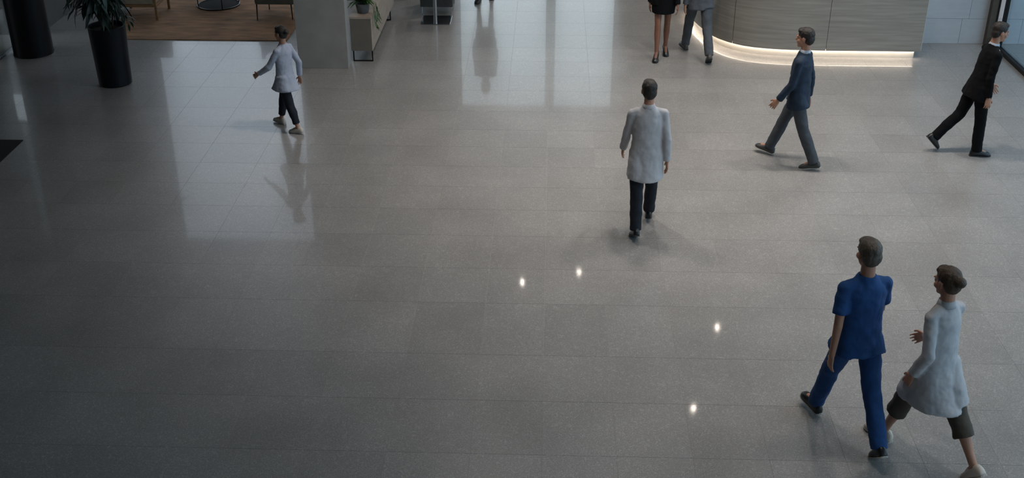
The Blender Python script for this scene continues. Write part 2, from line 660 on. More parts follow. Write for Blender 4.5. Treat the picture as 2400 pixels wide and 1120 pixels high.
# ------------------------------------------------------------------ downlights
FAC = (CAM_H + ZC) / CAM_H
spots = [(-.242 * FAC, 10.012 * FAC, 'small warm ceiling downlight over the glazed entrance, left one'),
         (.330 * FAC, 10.241 * FAC, 'small warm ceiling downlight over the glazed entrance, right one'),
         (1.605 * FAC, 9.225 * FAC, 'small warm ceiling downlight over the reception desk'),
         (1.248 * FAC, 7.937 * FAC, 'small warm ceiling downlight in front of the reception desk')]
for i, (x, y) in enumerate(((-.8, 13.4), (1.3, 13.4), (3.3, 13.4), (5.0, 13.4), (1.6, 8.5), (4.0, 8.5), (6.3, 8.5))):  # extra lamps out of view, added to brighten the open floor
    if y < 10:
        lb = 'added unseen round fill light overhead in the row nearest the camera, ' + ('leftmost', 'middle', 'rightmost')[i - 4]
    else:
        lb = 'added unseen round fill light overhead in the mid-floor row, ' + ('leftmost', 'second from left', 'second from right', 'rightmost')[i]
    spots.append((x, y, lb))
for x, y, lb in spots:
    d = thing('ceiling_downlight', lb, 'downlight', (x, y, ZC), 0, 'ceiling downlights')
    k = .035 if y > 15 else .24          # pin spots over the back, broad added fill panels over the open floor
    lathe('trim_ring', M['lamp_trim'], [(k + .002, -.001), (k + .025, -.001), (k + .025, -.008), (k + .002, -.012), (k + .002, -.001)], d, n=24)
    lathe('lens', M['lamp_lens'] if y > 15 else M['fill_lens'], [(0, -.004), (k, -.004), (k, -.009), (0, -.009)], d, n=20)
    l = bpy.data.lights.new('downlight_beam', 'SPOT')
    l.energy = 130 if y > 15 or y < 10 else 330  # mid-floor and near rows are added fill
    l.color = (1.0, .93, .86)
    l.spot_size = R(105)
    l.spot_blend = .9
    l.shadow_soft_size = k
    lo = bpy.data.objects.new('downlight_beam', l)
    COL.objects.link(lo)
    lo.parent = d
    lo.location = (0, 0, -.03 if y > 15 else -.26)

# ------------------------------------------------------------------ reception desk
desk = thing('reception_desk', 'curved grey wood reception desk with a glowing plinth', 'desk', (0, 0, 0))
ctrl = [Vector(p) for p in ((6.2, 17.12), (5.56, 17.12), (4.6, 17.12), (3.95, 17.125), (3.42, 17.175), (2.986, 17.33), (2.66, 17.70), (2.47, 18.31), (2.40, 18.80), (2.385, 19.4), (2.38, 20.0))]


def catmull(P, per=10):
    out = []
    for i in range(1, len(P) - 2):
        p0, p1, p2, p3 = P[i - 1], P[i], P[i + 1], P[i + 2]
        for k in range(per):
            t = k / per
            out.append(.5 * ((2 * p1) + (p2 - p0) * t + (2 * p0 - 5 * p1 + 4 * p2 - p3) * t * t + (3 * p1 - p0 - 3 * p2 + p3) * t ** 3))
    out.append(P[-2].copy())
    return out


path = catmull(ctrl)


def offset(P, d):
    out = []
    for i, p in enumerate(P):
        t = (P[min(i + 1, len(P) - 1)] - P[max(i - 1, 0)]).normalized()
        n = Vector((-t.y, t.x))          # path runs right to left, outside is toward -Y / -X
        out.append(p + n * d)
    return out


def ribbon(name, m, P, d_out, d_in, z0, z1, parent, bevel=0):
    a, b = offset(P, d_out), offset(P, d_in)
    bm = bmesh.new()
    L4 = [[bm.verts.new((p.x, p.y, z)) for p in q] for q, z in ((a, z0), (a, z1), (b, z1), (b, z0))]
    for i in range(len(P) - 1):
        for k in range(4):
            A, B = L4[k], L4[(k + 1) % 4]
            bm.faces.new((A[i], A[i + 1], B[i + 1], B[i]))
    bm.faces.new([l[0] for l in L4])
    bm.faces.new([l[-1] for l in reversed(L4)])
    me = finish(bm, name)
    smooth_by_angle(me, 30)
    return new_obj(name, me, m, parent)


sgn = 1.0
if offset(path, .1)[0].y > path[0].y:
    sgn = -1.0
OV = .075
ribbon('plinth', M['plinth'], path, 0, sgn * -.06, .0, .13, desk)
led = ribbon('led_strip', M['led'], path, sgn * .050, sgn * .012, .128, .137, desk)
led['label'] = 'warm glowing light strip'
# front cladding in separate panels with open joints
cuts = [0]
acc = 0
for i in range(1, len(path)):
    acc += (path[i] - path[i - 1]).length
    cuts.append(acc)
total = acc


def sub(s0, s1):
    def at(s):
        for i in range(1, len(path)):
            if cuts[i] >= s - 1e-9:
                f = (s - cuts[i - 1]) / max(1e-9, cuts[i] - cuts[i - 1])
                return path[i - 1].lerp(path[i], f)
        return path[-1]
    n = max(3, int((s1 - s0) / .06))
    return [at(s0 + (s1 - s0) * k / n) for k in range(n + 1)]


edges = [-.001, 1.36, 2.75, total]
for a, b in zip(edges, edges[1:]):
    P = sub(max(a, 0) + .003, b - .003)
    if a < 0:
        P[0] = Vector((5.63, 17.12))
    ribbon('front_panel', M['desk'], P, sgn * OV, sgn * .051, .124, 1.08, desk)
ribbon('core', M['frame'], path, sgn * .04, sgn * -.06, .137, 1.07, desk)
ribbon('counter_top', M['desk_top'], [Vector((5.66, 17.12))] + path, sgn * (OV + .02), sgn * -.55, 1.08, 1.12, desk)
box('end_panel', M['desk_top'], 5.612, 5.64, 17.06, 17.66, .13, 1.08, desk)

# ------------------------------------------------------------------ lounge: rug and seats
rug = box('area_rug', M['rug'], -7.25, -4.2, 17.60, 21.9, .0, .014)
tag(rug, 'brown woven area rug under the lounge seats', 'rug')
mt = box('floor_mat', M['mat'], -8.3, -6.735, 12.3, 13.448, .0, .008)
tag(mt, 'black floor mat at the left edge of the floor', 'mat')


def leg(bm, x, y, z0, z1, w):
    bm_box(bm, x - w / 2, x + w / 2, y - w / 2, y + w / 2, z0, z1)


def part(name, m, fn, parent, bevel=0.0, smooth=False):
    bm = bmesh.new()
    fn(bm)
    me = finish(bm, name, bevel=bevel)
    if smooth:
        smooth_by_angle(me)
    return new_obj(name, me, m, parent)


# wooden framed armchair
ch = thing('lounge_armchair', 'beige cushioned armchair with an oak frame behind the potted plant', 'armchair', (-6.93, 18.95, .014))
for sx in (-1, 1):
    for sy in (-1, 1):
        part('leg', M['oak'], lambda b: leg(b, sx * .335, sy * .335, 0, .22 if sy < 0 else .5, .04), ch, .004)
    part('arm_rail', M['oak'], lambda b: bm_box(b, sx * .335 - .022, sx * .335 + .022, -.36, .36, .50, .535), ch, .006)
    part('arm_post', M['oak'], lambda b: leg(b, sx * .335, -.335, .265, .50, .036), ch, .004)
    part('side_rail', M['oak'], lambda b: bm_box(b, sx * .335 - .02, sx * .335 + .02, -.355, .355, .22, .265), ch, .004)
for sy in (-1, 1):
    part('frame_rail', M['oak'], lambda b: bm_box(b, -.315, .315, sy * .335 - .02, sy * .335 + .02, .22, .265), ch, .004)
part('seat_cushion', M['beige'], lambda b: bm_box(b, -.31, .31, -.35, .31, .266, .42), ch, .035, True)
part('back_cushion', M['beige'], lambda b: bm_box(b, -.31, .31, .18, .33, .42, .82), ch, .04, True)

# tub chair on thin legs
tb = thing('tub_chair', 'grey-green upholstered tub chair on thin dark legs beside the pillar', 'armchair', (-4.60, 18.98, .016))
for x, y in ((-.31, -.335), (.27, -.27), (-.25, .30), (.24, .30)):
    part('leg', M['black_wood'], lambda b: bm_tube(b, [(x, y, 0), (x * .97, y * .97, .27)], [.009, .013], 8), tb, 0, True)


def tub_seat(b):
    bm_box(b, -.34, .33, -.34, .33, .262, .43)


part('seat', M['greige'], tub_seat, tb, .05, True)


def tub_back(b):
    pr = []
    for k in range(25):
        a = R(-25 + 230 * k / 24)
        pr.append((math.cos(a), math.sin(a)))
    lo = []
    for (cx, cy) in pr:
        rr = []
        for r, z in ((.36, .30), (.375, .50), (.38, .70), (.36, .72), (.32, .70), (.30, .50), (.29, .30)):
            rr.append(b.verts.new((cx * r, cy * r, z)))
        lo.append(rr)
    for a, c in zip(lo, lo[1:]):
        for k in range(7):
            b.faces.new((a[k], c[k], c[(k + 1) % 7], a[(k + 1) % 7]))
    b.faces.new(lo[0])
    b.faces.new(list(reversed(lo[-1])))


part('backrest', M['greige'], tub_back, tb, 0, True)

# round low table
rt = thing('round_coffee_table', 'black round coffee table on a ring base between the lounge chairs', 'table', (-5.80, 19.54, .014))
lathe('shade_disc', M['mat'], [(0, 0), (.35, 0), (.352, .006), (.35, .012), (0, .012)], rt)  # matte dark disc standing in for the shade under the table top
lathe('base_ring', M['dark_metal'], [(.345, .012), (.365, .0), (.368, .018), (.35, .022), (.345, .012)], rt)
for k in range(4):
    a = R(25 + 90 * k)
    part('leg', M['dark_metal'], lambda b: bm_tube(b, [(.352 * math.cos(a), .352 * math.sin(a), .015), (.352 * math.cos(a), .352 * math.sin(a), .42)], .009, 8), rt, 0, True)
lathe('table_top', M['black_wood'], [(0, .42), (.37, .42), (.375, .43), (.37, .445), (0, .445)], rt)

# ------------------------------------------------------------------ console with a plant
cs = thing('console_cabinet', 'long pale wood console cabinet standing against the concrete pillar', 'cabinet', (-2.84, 16.635, 0))
box('body', M['console_end'], -.150, .150, .012, 2.55, .180, .665, cs)
box('end_panel', M['console_end'], -.158, .156, 0, .012, .178, .668, cs)
for k in range(3):
    box('door', M['console_side'], .150, .163, .004 + k * .853, .004 + k * .853 + .849, .178, .668, cs, .002)
box('top', M['console_side'], -.160, .166, -.006, 2.56, .670, .705, cs, .003)
for y in (.05, 2.15):
    def sled(b, y=y):
        bm_box(b, -.145, -.127, y - .009, y + .009, 0, .180)
        bm_box(b, .140, .158, y - .009, y + .009, 0, .180)
        bm_box(b, -.127, .140, y - .009, y + .009, 0, .018)
    part('leg', M['dark_metal'], sled, cs)


def leaf_mesh(name, m, L, W, curl, fold=.18, n=6):
    bm = bmesh.new()
    lo = []
    for i in range(n + 1):
        t = i / n
        w = W * math.sin(math.pi * min(1, t * .92 + .06)) ** .8
        z = -curl * L * t * t
        lo.append([bm.verts.new((-w / 2, L * t, z + fold * w)), bm.verts.new((0, L * t, z)), bm.verts.new((w / 2, L * t, z + fold * w))])
    for a, b in zip(lo, lo[1:]):
        for k in range(2):
            bm.faces.new((a[k], a[k + 1], b[k + 1], b[k]))
    me = finish(bm, name, smooth=True)
    me.materials.append(m)
    return me


hp = thing('potted_houseplant', 'small bright green trailing plant in a grey pot on the console', 'plant', (-2.825, 16.86, .705))
lathe('pot', M['grey_pot'], [(0, 0), (.075, 0), (.085, .01), (.108, .13), (.110, .145), (.098, .145), (.092, .125), (0, .12)], hp)
lathe('soil', M['soil'], [(0, .122), (.092, .124), (0, .13)], hp, n=20)
lm = [leaf_mesh('leaf', M['leaf2'], .16, .045, .35), leaf_mesh('leaf', M['leaf2'], .22, .05, .75), leaf_mesh('leaf', M['leaf2'], .19, .06, .5)]
random.seed(21)
for k in range(64):
    a = random.uniform(0, 2 * math.pi)
    el = random.uniform(18, 78)
    o = new_obj('leaf', lm[k % 3], None, hp)
    r = random.uniform(.0, .07)
    o.location = (r * math.cos(a), r * math.sin(a), .14 + random.uniform(0, .10))
    o.rotation_euler = Euler((R(el), random.uniform(-.5, .5), a - math.pi / 2), 'XYZ')
    s = random.uniform(.75, 1.25)
    o.scale = (s, s, s)
for k, (a, ln) in enumerate(((-.35, .36), (-.1, .25), (.3, .22), (-.52, .3))):
    d = Vector((math.cos(a), math.sin(a), 0))
    pts = [d * .05 + Vector((0, 0, .13)), d * .12 + Vector((0, 0, .19)), d * .20 + Vector((0, 0, .13)), d * .225 + Vector((0, 0, .13 - ln))]
    part('trailing_stem', M['leaf2'], lambda b: bm_tube(b, pts, .004, 6), hp, 0, True)
    for j in range(5):
        o = new_obj('leaf', lm[0], None, hp)
        t = .2 + j * .2
        o.location = pts[2].lerp(pts[3], t)
        o.rotation_euler = (R(-65 + 10 * j), 0, a - math.pi / 2 + (-.6 if j % 2 else .6))
        o.scale = (.6, .6, .6)

# ------------------------------------------------------------------ small table and box armchair behind the console
pt = thing('pedestal_table', 'chrome pedestal side table on a square base plate', 'table', (-1.915, 18.80, 0))
box('base_plate', M['chrome'], -.245, .245, -.25, .25, 0, .012, pt, .003)
part('post', M['chrome'], lambda b: bm_tube(b, [(0, -.19, .01), (0, -.19, .70)], .030, 20), pt, 0, True)
box('table_top', M['black_wood'], -.26, .26, -.26, .26, .70, .725, pt, .004)
ba = thing('box_armchair', 'charcoal box armchair on thin legs behind the pedestal table', 'armchair', (-1.94, 19.46, 0))
for x in (-.245, .245):
    for y in (-.36, .33):
        part('leg', M['chrome'], lambda b: bm_tube(b, [(x, y, 0), (x, y, .15)], .008, 8), ba, 0, True)
box('seat_base', M['charcoal'], -.275, .275, -.385, .37, .145, .40, ba, .012)
box('backrest', M['charcoal'], -.275, .275, .25, .37, .40, .78, ba, .02)
for s in (-1, 1):
    box('armrest', M['charcoal'], s * .225 - .05, s * .225 + .05, -.38, .25, .40, .58, ba, .015)
# wooden chair past the console
wc = thing('wooden_chair', 'brown wooden chair leg past the far end of the console', 'chair', (-2.74, 20.25, 0))
for x in (-.19, .19):
    for y in (-.2, .2):
        part('leg', M['black_wood'], lambda b: leg(b, x, y, 0, .44 if y < 0 else .85, .04), wc, .004)
box('seat', M['black_wood'], -.21, .21, -.22, .22, .44, .475, wc, .006)
box('backrest', M['black_wood'], -.17, .17, .185, .21, .6, .85, wc, .006)

# ------------------------------------------------------------------ tall potted plant
tp = thing('tall_potted_plant', 'tall leafy plant in a black cylindrical floor pot', 'plant', (-6.27, 15.60, 0))
lathe('pot', M['pot'], [(0, 0), (.215, 0), (.232, .015), (.258, .845), (.262, .862), (.240, .862), (.234, .80), (0, .80)], tp, n=64)
lathe('soil', M['soil'], [(0, .80), (.1, .812), (.2, .806), (.235, .802)], tp, n=32)
random.seed(5)
tl = [leaf_mesh('leaf', M['leaf'], .24, .050, .35), leaf_mesh('leaf', M['leaf'], .30, .058, .55), leaf_mesh('leaf', M['leaf'], .20, .044, .25)]
for k in range(13):
    a = 2 * math.pi * k / 13 + random.uniform(-.2, .2)
    r0 = random.uniform(.02, .10)
    top = random.uniform(1.45, 2.2)
    sp = random.uniform(.15, .42)
    d = Vector((math.cos(a), math.sin(a), 0))
    P = [d * r0 + Vector((0, 0, .80)), d * (r0 + sp * .2) + Vector((0, 0, .8 + (top - .8) * .5)), d * (r0 + sp) + Vector((0, 0, top))]
    st = part('stem', M['stem'], lambda b: bm_tube(b, P, [.011, .009, .005], 7), tp, 0, True)
    for j in range(20):
        t = .34 + .66 * j / 19
        p = P[0].lerp(P[1], t / .5) if t < .5 else P[1].lerp(P[2], (t - .5) / .5)
        o = new_obj('leaf', tl[(j + k) % 3], None, tp)
        # petiole carries each leaf outwards from the stem
        b = a + j * 2.4 + random.uniform(-.4, .4)
        out = Vector((-math.sin(b), math.cos(b), .3)) * random.uniform(.02, .16)
        o.location = p + out
        o.rotation_euler = Euler((R(random.uniform(-60, 5)), random.uniform(-.4, .4), b), 'XYZ')
        s = random.uniform(.8, 1.3)
        o.scale = (s, s, s)
for (dx, dy, z) in ((.33, -.18, 1.0), (.40, -.10, .92), (-.50, -.05, 1.12), (-.42, -.15, 1.05), (.42, -.22, .90), (-.2, -.2, 1.08), (.1, -.28, 1.06)):
    P = [Vector((.05 * dx, -.02, .80)), Vector((dx * .5, dy * .5, 1.32)), Vector((dx, dy, z))]
    part('drooping_stem', M['stem'], lambda b: bm_tube(b, P, [.008, .006, .003], 6), tp, 0, True)
    for j in range(6):
        o = new_obj('leaf', tl[2 if j % 2 else 0], None, tp)
        o.location = P[1].lerp(P[2], .05 + .17 * j)
        o.rotation_euler = (R(-72 + 12 * j), 0, math.atan2(dy, dx) - math.pi / 2 + (-.7 if j % 2 else .7))
        o.scale = (.75, .75, .75)


# ------------------------------------------------------------------ people
def person(label, loc, rz, h, pose, look, female=False):
    """pose: hipL hipR kneeL kneeR (deg, + forward / + bent), armL armR elbL elbR, lean, footL footR (toe pitch), turn, nod
    look: upper, lower, hair, skin, shoe, sole materials and the garment kinds."""
    p = thing('person', label, 'person', loc, rz)
    s = h / 1.75
    g = pose.get
    V = Vector
    sh_w, hip_w = (.150, .084) if female else (.172, .086)
    lean = R(g('lean', 4))
    J = {}
    pel = V((0, 0, 0))
    for sd, sx in (('L', -1), ('R', 1)):
        a, k = R(g('hip' + sd, 0)), R(g('knee' + sd, 5))
        hip = pel + V((sx * hip_w, 0, 0))
        spread = R(g('spread', 1.5)) * sx
        kn = hip + V((math.sin(spread), math.sin(a), -math.cos(a))) * .43
        an = kn + V((math.sin(spread) * .3, math.sin(a - k), -math.cos(a - k))) * .42
        fp = R(g('foot' + sd, 0))
        fd = V((sx * math.sin(R(7)), math.cos(fp), math.sin(fp))).normalized()
        fu = V((0, -math.sin(fp), math.cos(fp)))
        J['hip' + sd], J['kn' + sd], J['an' + sd], J['fd' + sd], J['fu' + sd] = hip, kn, an, fd, fu
    low = min(min((J['an' + sd] - J['fu' + sd] * .085 + J['fd' + sd] * f).z for f in (-.07, .14)) for sd in 'LR')
    off = V((g('dx', 0), g('dy', 0), -low))
    for k in list(J):
        if k[:2] in ('hi', 'kn', 'an'):
            J[k] = J[k] + off
    pel = pel + off
    tw = R(g('twist', 0))
    SP = Matrix.Rotation(-lean, 3, 'X') @ Matrix.Rotation(tw, 3, 'Z')

    def T(x, y, z):
        return pel + SP @ V((x, y, z))
    for sd, sx in (('L', -1), ('R', 1)):
        S = T(sx * sh_w, -.004, .446)
        a, e, ab = R(g('arm' + sd, 0)), R(g('elb' + sd, 15)), R(g('abd' + sd, 9)) * sx
        d1 = V((math.sin(ab), math.sin(a), -math.cos(a))).normalized()
        E_ = S + d1 * .29
        d2 = V((math.sin(ab) * .35, math.sin(a + e), -math.cos(a + e))).normalized()
        W_ = E_ + d2 * .255
        J['sh' + sd], J['el' + sd], J['wr' + sd], J['hd' + sd] = S, E_, W_, d2
    HR = Matrix.Rotation(R(g('turn', 0)), 3, 'Z') @ Matrix.Rotation(R(-g('nod', 6)), 3, 'X')
    neck = T(0, -.01, .545)
    hc = neck + V((0, .02 + math.sin(lean) * .12, .155))

    def Hd(x, y, z):
        return hc + HR @ V((x, y, z))
    hrot = HR.to_euler()
    for k in J:
        J[k] = J[k] * s if k[:2] not in ('fd', 'fu', 'hd') else J[k]

    def sc_(v):
        return v * s
    bare_leg = look.get('bare_legs', False)
    sleeve = look.get('sleeve', 1.0)

    # ---- body: one continuous skin
    def body(b):
        bm_ell(b, sc_(Hd(0, -.012, .03)), (.074 * s, .094 * s, .088 * s), hrot)
        bm_ell(b, sc_(Hd(0, .028, -.035)), (.058 * s, .064 * s, .082 * s), hrot)
        bm_ell(b, sc_(Hd(0, .068, -.088)), (.028 * s, .026 * s, .026 * s), hrot)
        bm_capsule(b, sc_(Hd(0, .088, .022)), sc_(Hd(0, .106, -.018)), .009 * s, .014 * s, 10)
        bm_ell(b, sc_(Hd(0, .086, -.058)), (.024 * s, .013 * s, .010 * s), hrot)
        for sx in (-1, 1):
            bm_ell(b, sc_(Hd(sx * .077, -.008, -.004)), (.011 * s, .020 * s, .033 * s), hrot)
            bm_ell(b, sc_(Hd(sx * .03, .078, .03)), (.026 * s, .014 * s, .010 * s), hrot)
            bm_ell(b, sc_(Hd(sx * .036, .062, -.03)), (.026 * s, .026 * s, .028 * s), hrot)
        bm_capsule(b, sc_(T(0, -.015, .50)), sc_(Hd(0, -.02, -.05)), .062 * s, .054 * s)
        bm_loft(b, [(sc_(T(0, 0, z)), SP @ V((rx * s, 0, 0)), SP @ V((0, ry * s, 0))) for z, rx, ry in
                    ((-.06, .12, .08), (.02, .15, .10), (.16, .13, .09), (.33, .155, .10), (.46, .15, .085), (.52, .07, .06))], 20)
        for sd, sx in (('L', -1), ('R', 1)):
            bm_capsule(b, J['sh' + sd], J['el' + sd], .043 * s, .036 * s)
            bm_capsule(b, J['el' + sd], J['wr' + sd], .037 * s, .025 * s)
            bm_capsule(b, sc_(T(sx * .05, 0, .475)), J['sh' + sd], .046 * s, .042 * s)
            bm_capsule(b, J['hip' + sd], J['kn' + sd], .076 * s, .050 * s)
            kn, an = J['kn' + sd], J['an' + sd]
            mid = kn.lerp(an, .35) + V((0, -.012 * s, 0))
            bm_tube(b, [kn, mid, kn.lerp(an, .75), an], [.049 * s, .050 * s, .036 * s, .033 * s], 14)
            bm_capsule(b, an, an + J['fd' + sd] * .10 * s - J['fu' + sd] * .04 * s, .034 * s, .028 * s)
            # hand: palm, four fingers and a thumb
            d = J['hd' + sd].normalized()
            fw = V((0, 1, 0))
            side = (fw - d * fw.dot(d)).normalized()       # thumb side points forward
            nrm = d.cross(side).normalized() * sx          # back of the hand outward
            if nrm.x * sx < 0:
                nrm = -nrm
            w = J['wr' + sd]
            bm_loft(b, [(w + d * t * s, side * a_ * s, nrm * c_ * s) for t, a_, c_ in ((-.01, .024, .020), (.03, .036, .016), (.075, .042, .014), (.092, .038, .011))], 14)
            for i, (o_, L_) in enumerate(((.033, .070), (.011, .078), (-.011, .073), (-.033, .058))):
                q = w + (d * .082 + side * o_) * s
                d1 = (d - nrm * .25 + side * o_ * 2.4).normalized()
                d2 = (d - nrm * .75 + side * o_ * 2.0).normalized()
                q1 = q + d1 * L_ * .5 * s
                bm_tube(b, [q - d1 * .01 * s, q1, q1 + d2 * L_ * .5 * s], [.0092 * s, .0085 * s, .0068 * s], 8)
            q = w + (d * .025 + side * .028) * s
            d1 = (d * .7 + side * .75 - nrm * .3).normalized()
            d2 = (d * .95 + side * .25 - nrm * .3).normalized()
            bm_tube(b, [q, q + d1 * .036 * s, q + d1 * .036 * s + d2 * .034 * s], [.013 * s, .011 * s, .008 * s], 8)
    blob('body', M[look['skin']], body, p, voxel=.0055 * s, smooth=3)

    # ---- eyes
    for sx in (-1, 1):
        bm = bmesh.new()
        bm_ell(bm, sc_(Hd(sx * .031, .083, .008)), (.012 * s, .007 * s, .006 * s), hrot, 10, 6)
        new_obj('eye', finish(bm, 'eye', True), M['eye'], p)

    # ---- hair
    def hair(b):
        bm_ell(b, sc_(Hd(0, -.022, .048)), (.085 * s, .100 * s, .086 * s), hrot)
        bm_ell(b, sc_(Hd(0, -.055, -.005)), (.078 * s, .062 * s, .080 * s), hrot)
        bm_ell(b, sc_(Hd(0, .035, .092)), (.062 * s, .046 * s, .034 * s), hrot)
        kind = look.get('hair_kind')
        if kind == 'bun':
            bm_ell(b, sc_(Hd(0, -.125, .03)), (.045 * s, .042 * s, .045 * s), hrot)
        if kind == 'bob':
            for sx in (-1, 1):
                bm_ell(b, sc_(Hd(sx * .066, -.01, -.03)), (.026 * s, .055 * s, .075 * s), hrot)
            bm_ell(b, sc_(Hd(0, -.06, -.05)), (.08 * s, .05 * s, .08 * s), hrot)
    blob('hair', M[look['hair']], hair, p, voxel=.008 * s, smooth=2, wrinkle=.010, wsize=.03)

    # ---- lower garment
    def leg_tube(b, to, r0, r1, r2, r3):
        for sd in 'LR':
            hp_, kn, an = J['hip' + sd], J['kn' + sd], J['an' + sd]
            sh = an - kn
            end = kn + sh * to
            pts = [hp_ + V((0, 0, .05 * s)), hp_.lerp(kn, .25), hp_.lerp(kn, .7), kn, kn.lerp(end, .5) + V((0, -.008 * s, 0)), end]
            bm_tube(b, pts, [r0 * .72 * s, r0 * .93 * s, r1 * 1.12 * s, r1 * s, (r2) * s, r3 * s], 18)
        bm_loft(b, [(sc_(T(0, 0, z)), SP @ V((rx * s, 0, 0)), SP @ V((0, ry * s, 0))) for z, rx, ry in
                    ((-.09, .12, .09), (-.03, .155, .108), (.04, .150, .104), (.12, .132, .092))], 22)
    lo = look['lower_kind']
    if lo == 'trousers':
        blob('trousers', M[look['lower']], lambda b: leg_tube(b, look.get('to', 1.04), .094, .072, .069, look.get('hem', .066)), p, .010 * s, 3, .016, .09)
    elif lo == 'capri':
        blob('trousers', M[look['lower']], lambda b: leg_tube(b, look.get('to', .35), .098, .080, .080, .084), p, .010 * s, 3, .016, .09)
    elif lo == 'skirt':
        def skirt(b):
            km = (J['knL'] + J['knR']) * .5
            hm = (J['hipL'] + J['hipR']) * .5
            e_ = hm.lerp(km, look.get('to', .62))
            dy = abs(J['knL'].y - J['knR'].y) * .35
            bm_loft(b, [(sc_(T(0, 0, .15)), V((.145 * s, 0, 0)), V((0, .105 * s, 0))), (sc_(T(0, 0, .02)), V((.178 * s, 0, 0)), V((0, .125 * s, 0))),
                        (hm.lerp(km, .3), V((.185 * s, 0, 0)), V((0, .125 * s + dy * .5, 0))), (e_, V((.175 * s, 0, 0)), V((0, .118 * s + dy, 0)))], 26)
        blob('skirt', M[look['lower']], skirt, p, .009 * s, 3, .010, .09)

    # ---- upper garment
    def upper(b, hem, flare, slim=1.0):
        rings = []
        km = (J['knL'] + J['knR']) * .5
        hm = (J['hipL'] + J['hipR']) * .5
        kf = .93 if female else 1
        if hem > .19:
            dy = abs(J['knL'].y - J['knR'].y) * .30
            n = 5
            for i in range(n):
                f = 1 - i / n
                c = hm.lerp(km, hem * f / .43)
                rings.append((c, V(((.184 + flare * f) * s, 0, 0)), V((0, (.134 + flare * .8 * f) * s + dy * f * f, 0))))
        else:
            for f in (1, .5):
                rings.append((sc_(T(0, 0, -hem * f)), SP @ V(((.180 + flare * f) * s, 0, 0)), SP @ V((0, (.130 + flare * f) * s, 0))))
        for z, rx, ry, yo in ((.03, .178, .127, 0), (.16, .164, .117, 0), (.30, .174, .122, .004), (.39, .176, .118, 0), (.455, .150, .100, -.005), (.51, .095, .078, -.01), (.548, .068, .066, -.012)):
            rings.append((sc_(T(0, yo, z)), SP @ V((rx * kf * s, 0, 0)), SP @ V((0, ry * kf * s, 0))))
        bm_loft(b, rings, 28)
        for sd, sx in (('L', -1), ('R', 1)):
            S, E_, W_ = J['sh' + sd], J['el' + sd], J['wr' + sd]
            bm_capsule(b, sc_(T(sx * .05, -.010, .492)), S, .048 * s, .056 * s)
            hp_, kn = J['hip' + sd], J['kn' + sd]
            reach = min(.92, max(.12, hem) / .43)
            rt_ = .108 - .022 * reach
            bm_tube(b, [hp_ + V((0, 0, .03 * s)), hp_.lerp(kn, reach * .5), hp_.lerp(kn, reach)], [.098 * s, .113 * s, (rt_ + .018) * s], 18)
            if sleeve > .6:
                end = E_.lerp(W_, (sleeve - .5) * 2 * .96)
                bm_capsule(b, S, E_, .057 * s, .050 * s)
                bm_tube(b, [E_ + (S - E_) * .12, E_, E_.lerp(end, .6), end], [.048 * s, .051 * s, .047 * s, .043 * s], 16)
            else:
                end = S.lerp(E_, sleeve * 1.6)
                bm_capsule(b, S, S.lerp(end, .4), .057 * s, .058 * s)
                bm_tube(b, [S.lerp(end, .2), S.lerp(end, .6), end], [.056 * s, .059 * s, .062 * s], 16)
    uname = look['upper_name']
    up = blob(uname, M[look['upper']], lambda b: upper(b, look.get('hem', .10) if 'u_hem' not in look else look['u_hem'], look.get('flare', .01)), p, .010 * s, 3, .020, .10)
    # collar
    if look.get('collar'):
        bm = bmesh.new()
        rr = []
        for z, r in ((.510, .076), (.540, .071), (.566, .062)):
            rr.append((sc_(T(0, -.012, z)), SP @ V((r * s, 0, 0)), SP @ V((0, r * .95 * s, 0))))
        bm_loft(bm, rr, 20)
        new_obj('collar', finish(bm, 'collar', True), M[look['collar']], up)

    # ---- shoes
    for sd, sx in (('L', -1), ('R', 1)):
        A, d, u = J['an' + sd], J['fd' + sd].normalized(), J['fu' + sd]
        side = d.cross(u).normalized()
        u = side.cross(d).normalized()

        def section(bm, prof, z0):
            loops = []
            for y, w, hgt in prof:
                base = A + (d * y + u * z0) * s
                loops.append([bm.verts.new(base + (side * w * cx + u * hgt * cz) * s) for cx, cz in
                              ((-.95, 0), (-1, .2), (-.92, .55), (-.6, .9), (0, 1), (.6, .9), (.92, .55), (1, .2), (.95, 0), (0, 0))])
            for a, c in zip(loops, loops[1:]):
                for k in range(10):
                    bm.faces.new((a[k], a[(k + 1) % 10], c[(k + 1) % 10], c[k]))
            bm.faces.new(list(reversed(loops[0])))
            bm.faces.new(loops[-1])
        bm = bmesh.new()
        section(bm, ((-.082, .016, .030), (-.075, .030, .066), (-.05, .037, .088), (0, .038, .092), (.045, .041, .078), (.09, .047, .056), (.135, .047, .044), (.165, .037, .034), (.183, .018, .018)), -.072)
        shoe = new_obj('shoe', finish(bm, 'shoe', True), M[look['shoe']], p)
        bm = bmesh.new()
        section(bm, ((-.086, .018, .014), (-.078, .033, .016), (-.05, .040, .016), (.02, .039, .016), (.09, .050, .016), (.138, .050, .016), (.170, .039, .016), (.189, .018, .014)), -.085)
        so = new_obj('sole', finish(bm, 'sole', False), M[look['sole']], shoe)
        if look.get('heel'):
            bm = bmesh.new()
            bm_tube(bm, [A + (d * -.055 - u * .08) * s, V(((A + d * -.05 * s).x, (A + d * -.05 * s).y, 0.004))], [.018 * s, .007 * s], 10)
            new_obj('heel', finish(bm, 'heel', True), M[look['shoe']], shoe)
    return p


